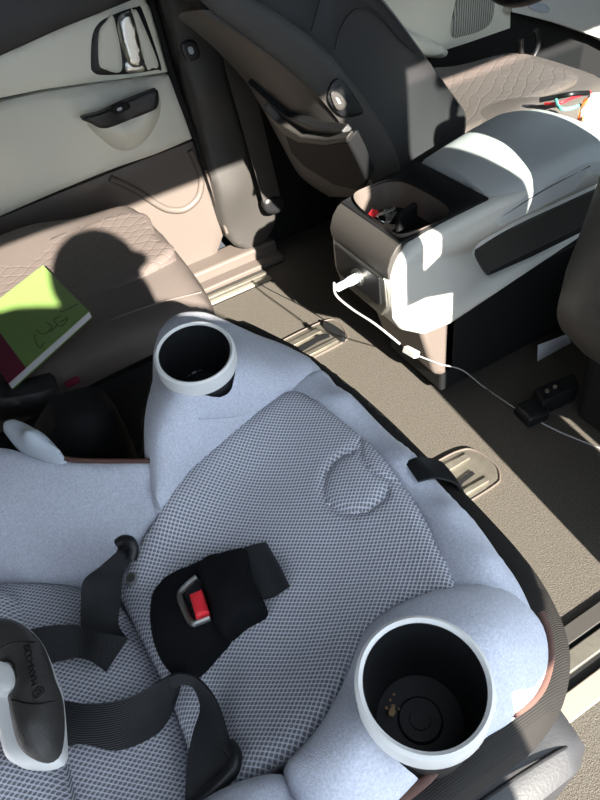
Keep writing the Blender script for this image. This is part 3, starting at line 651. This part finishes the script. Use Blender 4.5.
# dark tray around the cup bores
tray = prism('cup_tray', [(.556, .788, .474), (.66, .785, .484), (.757, .785, .488), (.757, .999, .488), (.66, .999, .484), (.556, .994, .474)], (0, 0, .006), M['blackm'], cn, bevel=.003)
ct = []
ct.append(prism('cutter', [(p.x, p.y, .40) for p in WELL], (0, 0, .12), M['blackm'], None)); cut(tray, ct)
# liner wall following the oval, floor with two round cup bores
vs = []; nW = len(WELL); WC = V((.628, .89, 0))
for k_, (z_, e_) in enumerate(((.489, -.0005), (.445, .004), (.401, .006))):
    for p in WELL:
        q = p-WC; vs.append((p.x-q.normalized().x*e_, p.y-q.normalized().y*e_, z_))
fs = [(r_*nW+i, r_*nW+(i+1) % nW, (r_+1)*nW+(i+1) % nW, (r_+1)*nW+i) for r_ in range(2) for i in range(nW)]
build('well_liner', vs, fs, M['taupe'], cn)
fl = prism('well_floor', [(p.x-(p-WC).normalized().x*.003, p.y-(p-WC).normalized().y*.003, .401) for p in WELL], (0, 0, .028), M['blackm'], cn)
ct = [lathe('cutter', [(0, -.05), (.040, -.05), (.040, .05), (0, .05)], (cx, cy, .43), (0, 0, 1), M['blackm'], None, seg=40) for cx, cy in ((.637, .838), (.632, .94))]
cut(fl, ct)
for cx, cy in ((.637, .838), (.632, .94)):
    lathe('cup_well', [(.0395, .0), (.0375, -.035), (.0, -.035), (0, -.037), (.0395, -.037)], (cx, cy, .430), (0, 0, 1), M['black'], cn, seg=40)
    for a in (.5, 2.6, 4.7): obox('grip_tab', (cx+math.cos(a)*.038, cy+math.sin(a)*.038, .424), (math.cos(a)*.005, math.sin(a)*.005, 0), (-math.sin(a)*.006, math.cos(a)*.006, 0), (0, 0, .008), M['black'], cn, bevel=.002)
obox('well_divider', (.645, .892, .440), (.030, .010, 0), (-.002, .006, 0), (0, 0, .030), M['blackm'], cn, bevel=.004)
# armrest lid, crowned and rolled over its long edges
def sect(x, zt, zb, w0=.768, w1=1.012, e=.028):
    return [V((x, w0+.002, zb)), V((x, w0, zt-.055 if zt-.055 > zb else zb+.01)), V((x, w0+.004, zt-.040)), V((x, w0+.022, zt-.017)), V((x, w0+.07, zt-.002)), V((x, .89, zt+.006)), V((x, w1-.06, zt+.004)), V((x, w1-.015, zt-.008)), V((x, w1, zt-.03)), V((x, w1, zb))]
def lloft(name, secs, m, parent, n=5, **k):
    R = [cat(q, n) for q in secs]; L_ = len(R[0]); vs = [v for q in R for v in q]; fs = []
    for i in range(len(R)-1):
        for j in range(L_):
            a = i*L_+j; b = i*L_+(j+1) % L_; fs.append((a, b, b+L_, a+L_))
    fs += [tuple(range(L_)), tuple((len(R)-1)*L_+j for j in range(L_))]
    return build(name, vs, fs, m, parent, **k)
lid = lloft('armrest_lid', [sect(.7645, .492, .46, .775, 1.006), sect(.766, .499, .435, .770, 1.010), sect(.775, .503, .432), sect(.82, .512, .432), sect(.90, .526, .434), sect(.97, .533, .436), sect(1.0, .529, .436, .770, 1.01), sect(1.05, .517, .438), sect(1.085, .50, .44, .774, 1.006), sect(1.10, .48, .445, .785, .99)], M['armgrey'], cn)
tube('lid_seam', [(.775, .7695, .452), (.88, .7675, .470), (1.0, .770, .475)], .0012, M['dplastic'], cn)
# rear face: brow, chrome frame, socket panel
brow = prism('rear_brow', XZ([(.527, .412), (.526, .435), (.535, .458), (.548, .473), (.5615, .480), (.5615, .47), (.55, .44), (.545, .412)], .788), (0, .206, 0), M['dplastic'], cn, bevel=.002)
tag(prism('socket_frame', [(.530, .800, .410), (.530, .985, .410), (.530, .988, .345), (.531, .972, .312), (.531, .815, .312), (.530, .795, .345)], (-.006, 0, 0), M['chrome'], cn, bevel=.003), 'satin chrome socket frame')
sp = prism('socket_panel', [(.525, .812, .406), (.525, .975, .406), (.525, .975, .345), (.525, .965, .336), (.525, .825, .336), (.525, .812, .345)], (-.004, 0, 0), M['black'], cn, bevel=.0015)
lathe('socket', [(.014, .0), (.014, .006), (.018, .006), (.018, -.004)], (.520, .885, .372), (-1, 0, 0), M['chrome'], sp, seg=28)
tag(bpy.data.objects['socket'], 'round chrome socket ring')

# charger and cable
ch = thing('charging_cable', (.47, .885, .372), 'white charging cable plugged into the console socket and trailing to the floor', 'cable')
pth = P3([(360, 270, .55-.0)], z=.372)
lathe('plug', [(.0, .0), (.0105, .0), (.0105, .022), (.0085, .030), (.0085, .052), (.004, .056), (0, .056)], (.522, .885, .372), (-1, .1, -.15), M['lgrey'], ch, seg=24)
c0 = V((.468, .891, .363))
pth = [c0, at(334, 283, x=.46), at(336, 295, x=.465), at(352, 309, x=.475), at(375, 324, x=.485), at(400, 344, x=.50)]
tube('cord', pth, .0024, M['wire'], ch)
blk = at(411, 352, x=.50); u = (at(424, 359, x=.50)-at(398, 345, x=.50)).normalized()
obox('inline_block', blk, u*.019, V((.3, 0, 1)).normalized()*.007, u.cross(V((.3, 0, 1))).normalized()*.006, M['white'], ch, bevel=.002)
tube('cord', [blk+u*.018, at(440, 364, y=.76), at(462, 370, y=.765), at(482, 385.5, z=.006), at(500, 398, z=.004), at(520, 411, z=.008), at(560, 432, z=.004), at(610, 452, z=.004)], .0016, M['wire'], ch)
# small things in the cup well
kk = thing('key_ring', (.615, .93, .44), 'silver keys with a pinkish tag inside the console cup recess', 'keys')
lathe('ring', [(.010, 0), (.0115, .0012), (.0125, 0), (.0115, -.0012)], (.612, .925, .449), (.3, -.3, 1), M['chrome'], kk, seg=24, closed=True)
for i, (a, l) in enumerate(((.4, .028), (1.1, .024), (-.5, .03))):
    obox('key', V((.622, .915+.008*i, .449+.004*i)), V((math.cos(a), math.sin(a), .3)).normalized()*l*.7, V((-math.sin(a), math.cos(a), 0))*.005, (0, 0, .001), M['chrome'], kk, bevel=.0006)
tag(obox('key_tag', V((.602, .948, .452)), V((.010, .004, .004)), V((-.003, .008, 0)), (0, 0, .003), M['red'], kk, bevel=.002), 'pinkish red tag')

# paper and floor bracket
pp = prism('paper_sheet', P3([(538, 345), (568, 334), (575, 352), (537, 376)], y=.752), (0, .0008, .0), M['paper'], smooth=False)
tag(pp, 'white paper sheet tucked between the console side and the near front seat', 'paper')
bk2 = thing('floor_bracket', at(545, 405, z=0), 'black bolted seat bracket on the floor beside the console', 'bracket')
prism('plate', P3([(514, 404), (530, 420), (552, 411), (538, 394)], z=.035), (0, 0, -.033), M['black'], bk2, bevel=.008)
prism('housing', P3([(534, 388), (544, 402), (580, 385), (574, 372)], z=.055), (0, 0, -.053), M['blackm'], bk2, bevel=.006)
for px, py in ((547, 391), (555, 387)):
    lathe('bolt', [(0, .004), (.004, .004), (.005, .0), (.005, -.006)], at(px, py, z=.057), (0, 0, 1), M['metal'], bk2, seg=12)

# ================================================================== FRONT SEATS
ds = thing('front_seat', (1.1, 1.33, 0), 'dark leather driver seat beyond the console, its reclined back turned to us', 'car seat')
# leather back, side view between inboard side and outboard side
def ring(y, k=1., dx=0):   # closed profile of the reclined back in the xz plane
    pts = [(.775, .40), (.70, .53), (.638, .632), (.56, .73), (.49, .80), (.40, .875), (.30, .96), (.40, 1.04), (.55, 1.0), (.66, .88), (.76, .775), (.86, .65), (.93, .56), (.985, .48), (.96, .40), (.87, .36)]
    cx, cz = .67, .66
    return [V((cx+(x-cx)*k+dx, y, cz+(z-cz)*k)) for x, z in pts]
def loft(name, rings, m, parent, n=4, cap=True, **kw):
    R = [cat(r_, n, True) for r_ in rings]; L_ = len(R[0]); vs, fs = [], []
    for r_ in R: vs += r_
    for i in range(len(R)-1):
        for j in range(L_):
            a = i*L_+j; b = i*L_+(j+1) % L_; fs.append((a, b, b+L_, a+L_))
    if cap: fs.append(tuple(range(L_))); fs.append(tuple((len(R)-1)*L_+j for j in range(L_)))
    return build(name, vs, fs, m, parent, **kw)
loft('backrest', [ring(1.115, .80), ring(1.10, .93), ring(1.12, 1.0), ring(1.2, 1.0), ring(1.5, .99), ring(1.56, .95), ring(1.58, .85)], M['dleather'], ds)
# hard back shell with button on its inboard edge
shp = [(205, -40), (222, 0), (262, 22), (305, 56), (335, 88), (362, 122), (382, 152), (398, 180), (402, 190), (386, 186), (372, 160), (350, 125), (322, 92), (290, 60), (250, 28), (205, -5), (190, -40)]
puff('back_shell_edge', P3([(196, -40), (240, -10), (285, 18), (325, 50), (355, 85), (378, 118), (393, 145), (400, 168), (396, 186), (378, 192), (366, 168), (345, 130), (318, 96), (285, 65), (245, 35), (205, 5), (180, -30)], y=1.092), [], M['dplastic'], ds, 'y', s=.012, r=.015, puff_=.008, skirt=.03)
bz = puff('button_bezel', P3([(328, 97), (340, 79), (362, 108), (360, 115), (342, 116)], y=1.078), [], M['black'], ds, 'y', s=.006, r=.006, puff_=.004, skirt=.012)
puff('seat_button', P3([(331, 94), (337, 92), (347, 103), (342, 110), (336, 108)], y=1.07), [], M['dplastic'], bz, 'y', s=.004, r=.004, puff_=.002, skirt=.008)
puff('button_icon', P3([(336, 98), (337.5, 98), (341, 103), (339, 103.5)], y=1.067), [], M['white'], bz, 'y', s=.003, r=.001, puff_=.0003, skirt=.002)
# back shell (faces the rear) as a surface between the two side outlines
A = P3([(200, 10, 1.10), (250, 42, 1.10), (290, 72, 1.10), (322, 102, 1.10), (350, 140, 1.10), (370, 175, 1.10), (378, 195, 1.10)], y=0)
Bq = P3([(190, 20, 1.45), (222, 50, 1.48), (246, 78, 1.5), (262, 105, 1.5), (280, 140, 1.5), (300, 175, 1.5), (330, 196, 1.42)], y=0)
def sheet(name, A, Bq, m, parent, bulge=.03, th=.02, n=5, w=12, dirn=V((-1, 0, .25))):
    a = cat(A, n); b = cat(Bq, n); vs, fs, uv = [], [], []
    for i in range(len(a)):
        for q in range(w+1):
            f = q/w; vs.append(a[i].lerp(b[i], f)+dirn*bulge*(1-(2*f-1)**4)); uv.append((f*.4, i*.02))
    n1 = len(vs)
    vs += [v-dirn*th for v in vs]; uv += uv
    W = w+1
    for i in range(len(a)-1):
        for q in range(w):
            p = i*W+q; fs += [(p, p+1, p+W+1, p+W), (n1+p, n1+p+W, n1+p+W+1, n1+p+1)]
    for i in range(len(a)-1):
        for p in (i*W, i*W+w): fs.append((p, p+W, n1+p+W, n1+p))
    for q in range(w):
        for p in (q, (len(a)-1)*W+q): fs.append((p, p+1, n1+p+1, n1+p))
    return build(name, vs, fs, m, parent, uv=uv)
sheet('back_shell', A, Bq, M['dplastic'], ds)
# dark map pocket and lower valance
q0, q1, q2 = at(322, 102, y=1.1), at(262, 105, y=1.5), at(370, 175, y=1.1)
pn_ = (q1-q0).cross(q2-q0).normalized()
if pn_.x > 0: pn_ = -pn_
def onback(px, py, off):
    r_ = ray(px, py); o_ = q0+pn_*off; return CAM+r_*((o_-CAM).dot(pn_)/r_.dot(pn_))
def bpiece(name, pts, off, th, m, bev=.003):
    return prism(name, [onback(x, y, off) for x, y in pts], -pn_*th, m, ds, bevel=bev)
bpiece('pocket_shade', [(247, 82), (262, 96), (285, 116), (315, 128), (341, 131), (346, 137), (325, 141), (300, 138), (278, 124), (262, 108)], .036, .02, M['black'])  # solid black slab put in for the shade inside the pocket
bpiece('map_pocket', [(283, 130), (300, 139), (325, 143), (347, 141), (356, 158), (366, 180), (360, 192), (335, 186), (305, 168), (290, 152)], .046, .03, M['blackm'], .006)
bpiece('pocket_lip', [(262, 107), (276, 122), (300, 137), (325, 141), (346, 138), (347, 143), (325, 146), (298, 143), (284, 135), (268, 118)], .052, .02, M['dplastic'], .004)
# leather seams on the inboard bolster
tube('seam', P3([(322, -8, 1.105), (314, 22, 1.1), (311, 31, 1.098)], y=0), .0022, M['black'], ds)
tube('seam', P3([(335, 50, 1.098), (340, 30, 1.1), (352, 12, 1.1), (368, 10, 1.104), (385, 22, 1.106), (400, 40, 1.106), (425, 60, 1.108)], y=0), .0022, M['black'], ds)
# driver cushion
puff('cushion', [(.98, 1.12, .40), (1.3, 1.12, .41), (1.5, 1.14, .41), (1.56, 1.3, .41), (1.54, 1.55, .41), (1.3, 1.6, .42), (.95, 1.6, .40), (.93, 1.35, .39)], [(1.25, 1.35, .40), (1.25, 1.15, .43), (1.25, 1.57, .43)], M['leather'], ds, 'z', s=.018, r=.05, puff_=.045, skirt=.15)
puff('seat_panel', [(1.0, 1.2, .415), (1.3, 1.2, .415), (1.46, 1.22, .417), (1.48, 1.36, .417), (1.46, 1.5, .417), (1.3, 1.52, .415), (1.0, 1.52, .415)], [(1.25, 1.36, .407)], M['quilt'], ds, 'z', s=.015, r=.01, puff_=.006, skirt=.02)
box('seat_base', (.85, 1.15, .0), (1.45, 1.56, .26), M['blackm'], ds, bevel=.03)
# near front seat
fs_ = thing('front_seat', (1.0, .37, 0), 'grey front passenger seat whose lower back corner shows at the right edge', 'car seat')
def fring(y, k=1., h=1.):
    pts = [(.79, .27), (.775, .33), (.80, .42), (.83, .54), (.848, .70), (.846, .80), (.838, .875), (.855, .91), (.92, .90), (.99, .82), (1.02, .65), (1.0, .45), (1.0, .25), (.90, .20), (.83, .22)]
    cx, cz = .90, .6
    return [V((cx+(x-cx)*k, y, (lambda q: q if q < .6 else .6+(q-.6)*h)(cz+(z-cz)*(k+(1-k)*.5)))) for x, z in pts]
loft('backrest', [fring(.10, .6), fring(.12, .9), fring(.17, 1), fring(.34, 1), fring(.40, 1, .95), fring(.48, 1, .82), fring(.55, 1, .70), fring(.61, .93, .58), fring(.635, .65, .5)], M['dplastic'], fs_)
puff('cushion', [(.95, .12, .38), (1.3, .12, .40), (1.5, .2, .40), (1.5, .55, .40), (1.3, .62, .40), (.95, .62, .38)], [], M['leather'], fs_, 'z', s=.03, r=.05, puff_=.04, skirt=.15)
box('seat_base', (.86, .25, .0), (1.42, .58, .26), M['blackm'], fs_, bevel=.03)
loft('headrest', [[V((x, y, z)) for x, z in ((.81, 1.07), (.83, 1.18), (.88, 1.21), (.93, 1.16), (.93, 1.08), (.87, 1.05))] for y in (.26, .27, .46, .47)], M['leather'], fs_)

for y in (.32, .41): tube('headrest_post', [(.875, y, .90), (.87, y, 1.08)], .007, M['chrome'], fs_)
# ================================================================== FAR FRONT DOOR, WHEEL, THINGS ON THE DRIVER SEAT
d2 = S(box('door_2', (1.10, 1.715, .0), (3.0, 1.78, .74), M['blackm'], bevel=.01))
pn = puff('door_panel', P3([(370, -40), (512, -40), (510, 28), (470, 42), (430, 55), (395, 50), (370, 10)], y=1.705), [], M['doorgrey'], d2, 'y', s=.02, r=.01, puff_=.006, skirt=.02, sharp=True)
puff('speaker_grille', P3([(452, 36), (454, 12), (462, -10), (482, -20), (494, -4), (492, 20), (482, 30), (464, 36)], y=1.695), [], M['grille'], d2, 'y', s=.012, r=.012, puff_=.006, skirt=.01)
puff('armrest_ledge', P3([(400, 30), (415, 33), (440, 44), (448, 52), (440, 58), (405, 52)], y=1.67), [], M['doorgrey'], d2, 'y', s=.012, r=.02, puff_=.015, skirt=.04)
S(puff('wall_dash', P3([(512, -30), (640, -30), (640, 60), (600, 38), (560, 24), (530, 16), (512, 12)], y=1.66), [], M['consgrey'], None, 'y', s=.03, r=.01, puff_=.006, skirt=.04, sharp=True))
o = puff('release_lever', P3([(530, 3), (545, 4), (550, 10), (545, 13), (532, 9)], y=1.65), [], M['lgrey'], None, 'y', s=.01, r=.006, puff_=.004, skirt=.015)
tag(o, 'small grey bonnet release lever on the pale panel ahead of the far front door', 'lever')
o = tube('pedal_bar', P3([(536, 30, 1.5), (538, 44, 1.5), (534, 56, 1.5), (527, 62, 1.5), (522, 58, 1.5), (521, 40, 1.5)], y=0), .008, M['black'])
tag(o, 'dark curved bar hanging in the black driver footwell', 'pedal')
sw = thing('steering_wheel', at(508, -30, y=1.36), 'black steering wheel rim just dipping into the top edge of the photo', 'steering wheel')
wc = at(506, -66, y=1.36); wn = V((-.85, 0, .53)).normalized(); e1 = V((0, 1, 0)); e2 = wn.cross(e1).normalized()
R_ = .185
low_pt = at(508, 0, y=1.36); e2d = e2 if e2.z < 0 else -e2
wc = low_pt - e2d*R_
crc = [wc+(e1*math.cos(a)+e2*math.sin(a))*R_ for a in [2*math.pi*i/48 for i in range(49)]]
vs, fs = tube_geo(crc, .016, 12, caps=False); build('rim', vs, fs, M['black'], sw)
lathe('hub', [(0, .02), (.05, .02), (.065, .0), (.05, -.03), (0, -.03)], wc, wn, M['blackm'], sw, seg=32)
for a in (0, math.pi, math.pi/2 if e2.z < 0 else -math.pi/2):
    d = e1*math.cos(a)+e2*math.sin(a); vs, fs = tube_geo([wc+d*.05, wc+d*R_], .012, 8); build('spoke', vs, fs, M['black'], sw)
# loose things
def loose(name, pts, r, m, label, catg, z=.44):
    vs, fs = tube_geo(cat(P3([(x, y, z+dz) for x, y, dz in pts], z=0), 8), r, 8); return tag(build(name, vs, fs, m), label, catg)
loose('cord', [(556, 100, .03), (558, 106, .035), (563, 109, .035), (572, 108, .03), (580, 105, .02)], .004, M['cyan'], 'pale turquoise cord looped on the driver seat edge', 'cord')
loose('cord', [(545, 104, .02), (560, 103, .03), (575, 97, .03), (590, 92, .02)], .0035, M['red'], 'red cord lying on the driver seat beside the turquoise one', 'cord')
loose('cord', [(540, 100, .02), (556, 97, .03), (572, 94, .04), (588, 93, .02)], .006, M['black'], 'thick black cord on the driver seat behind the red one', 'cord')
tb = thing('soft_bag', at(592, 108, z=.42), 'sunlit orange and white soft bag on the driver seat at the right edge', 'bag')
puff('pouch', P3([(584, 116, .45), (581, 112, .46), (584, 102, .47), (590, 97, .47), (612, 97, .47), (622, 108, .46), (606, 114, .455), (597, 112, .455), (590, 117, .45)], z=0), [], M['white'], tb, 'z', s=.008, r=.02, puff_=.018, skirt=.035)
tag(puff('trim_band', P3([(580, 115, .45), (580, 106, .475), (584, 99, .475), (588, 100, .478), (584, 110, .475), (583, 117, .45)], z=0), [], M['orange'], tb, 'z', s=.006, r=.006, puff_=.005, skirt=.03), 'orange edge')

# ================================================================== PHOTOGRAPHER (outside the near door; only the shadow is seen)
pr = thing('person', (-.14, -.62, -.45), 'person in navy shirt leaning into the near doorway, only the shadow shows', 'person')
def skin(name, nodes, edges, m, parent, lv=2):
    me = bpy.data.meshes.new(name); me.from_pydata([n_[0] for n_ in nodes], edges, []); o = bpy.data.objects.new(name, me); C.objects.link(o)
    md = o.modifiers.new('skin', 'SKIN'); md.use_smooth_shade = True
    for i, n_ in enumerate(nodes):
        sv = me.skin_vertices[0].data[i]; sv.radius = (n_[1], n_[2] if len(n_) > 2 else n_[1]); sv.use_root = (i == 0)
    sb = o.modifiers.new('s', 'SUBSURF'); sb.levels = sb.render_levels = lv
    me.materials.append(m); o.parent = parent; o.matrix_parent_inverse = WORLD[parent.name].inverted(); WORLD[o.name] = Matrix.Identity(4)
    return o
HX, HY, HZ = -.063, -.30, 1.27
nd = [((-.09, -.72, .42), .18, .11), ((-.09, -.66, .62), .20, .12), ((-.09, -.54, .86), .23, .12), ((-.10, -.42, 1.08), .19, .10), ((-.06, -.37, 1.16), .09, .07), ((HX+.015, HY-.03, 1.2), .075, .06),
      ((HX-.005, HY-.01, HZ-.035), .085, .083), ((HX, HY-.02, HZ+.04), .088, .09),
      ((-.285, -.38, 1.25), .105), ((-.40, -.29, 1.0), .12), ((-.16, -.13, .98), .04), ((-.06, -.07, 1.0), .027),
      ((.09, -.38, 1.06), .095), ((.215, -.31, .84), .105), ((.12, -.14, .93), .045), ((.045, -.07, 1.0), .027),
      ((-.20, -.70, .34), .1), ((-.21, -.62, -.02), .072), ((-.21, -.66, -.36), .05), ((-.21, -.60, -.41), .044), ((-.21, -.50, -.42), .036),
      ((.02, -.70, .34), .1), ((.03, -.62, -.02), .072), ((.03, -.66, -.36), .05), ((.03, -.60, -.41), .044), ((.03, -.50, -.42), .036)]
ed = [(0, 1), (1, 2), (2, 3), (3, 4), (4, 5), (5, 6), (6, 7), (3, 8), (8, 9), (9, 10), (10, 11), (3, 12), (12, 13), (13, 14), (14, 15), (0, 16), (16, 17), (17, 18), (18, 19), (19, 20), (0, 21), (21, 22), (22, 23), (23, 24), (24, 25)]
skin('body', nd, ed, M['cloth'], pr)
g = bmesh.new(); bmesh.ops.create_uvsphere(g, u_segments=24, v_segments=16, radius=1)
vs = [V((HX, HY-.03, HZ+.03))+V((v.co.x*.096, v.co.y*.10, v.co.z*.105)) for v in g.verts if True]; fs = [tuple(v.index for v in f.verts) for f in g.faces]; g.free()
build('hair', vs, fs, M['hair'], pr)
tube('nose', [(HX+.08, HY+.02, HZ+.015), (HX+.112, HY+.03, HZ-.018), (HX+.08, HY+.03, HZ-.035)], .011, M['skin'], pr)
for sx, wr in ((-1, V((-.06, -.07, 1.0))), (1, V((.045, -.07, 1.0)))):
    for i in range(4):
        b0 = wr+V((-sx*.0+.0, .005, .01+i*.016)); tube('finger', [b0, b0+V((sx*-.0, .028, .012)), b0+V((-sx*.012, .035, .02))], .0075, M['skin'], pr, seg=8)
    tube('thumb', [wr, wr+V((-sx*.02, -.01, .03)), wr+V((-sx*.03, -.012, .055))], .009, M['skin'], pr, seg=8)
ph = obox('phone', CAM-V((-az.x, -az.y, -az.z))*.035, ax*.037, ay*.075, az*.004, M['black'], None, bevel=.003)
tag(ph, 'black phone held in both hands in the near doorway, out of the photo', 'phone')

# ================================================================== LIGHT
sd = bpy.data.lights.new('sun', 'SUN'); sd.energy = 32; sd.angle = math.radians(.6); sd.color = (1.0, .93, .82)
so = bpy.data.objects.new('sun', sd); C.objects.link(so); so.location = (0, -3, 3)
so.rotation_euler = V((.085, 1, -.57)).to_track_quat('-Z', 'Y').to_euler()
w = bpy.data.worlds.new('World'); bpy.context.scene.world = w; w.use_nodes = True
bgn = w.node_tree.nodes['Background']; bgn.inputs[0].default_value = (.76, .87, 1.0, 1); bgn.inputs[1].default_value = 4.0
vsn = bpy.context.scene.view_settings
vsn.view_transform = 'Standard'; vsn.look = 'None'; vsn.exposure = 0; vsn.gamma = 1; vsn.use_curve_mapping = False
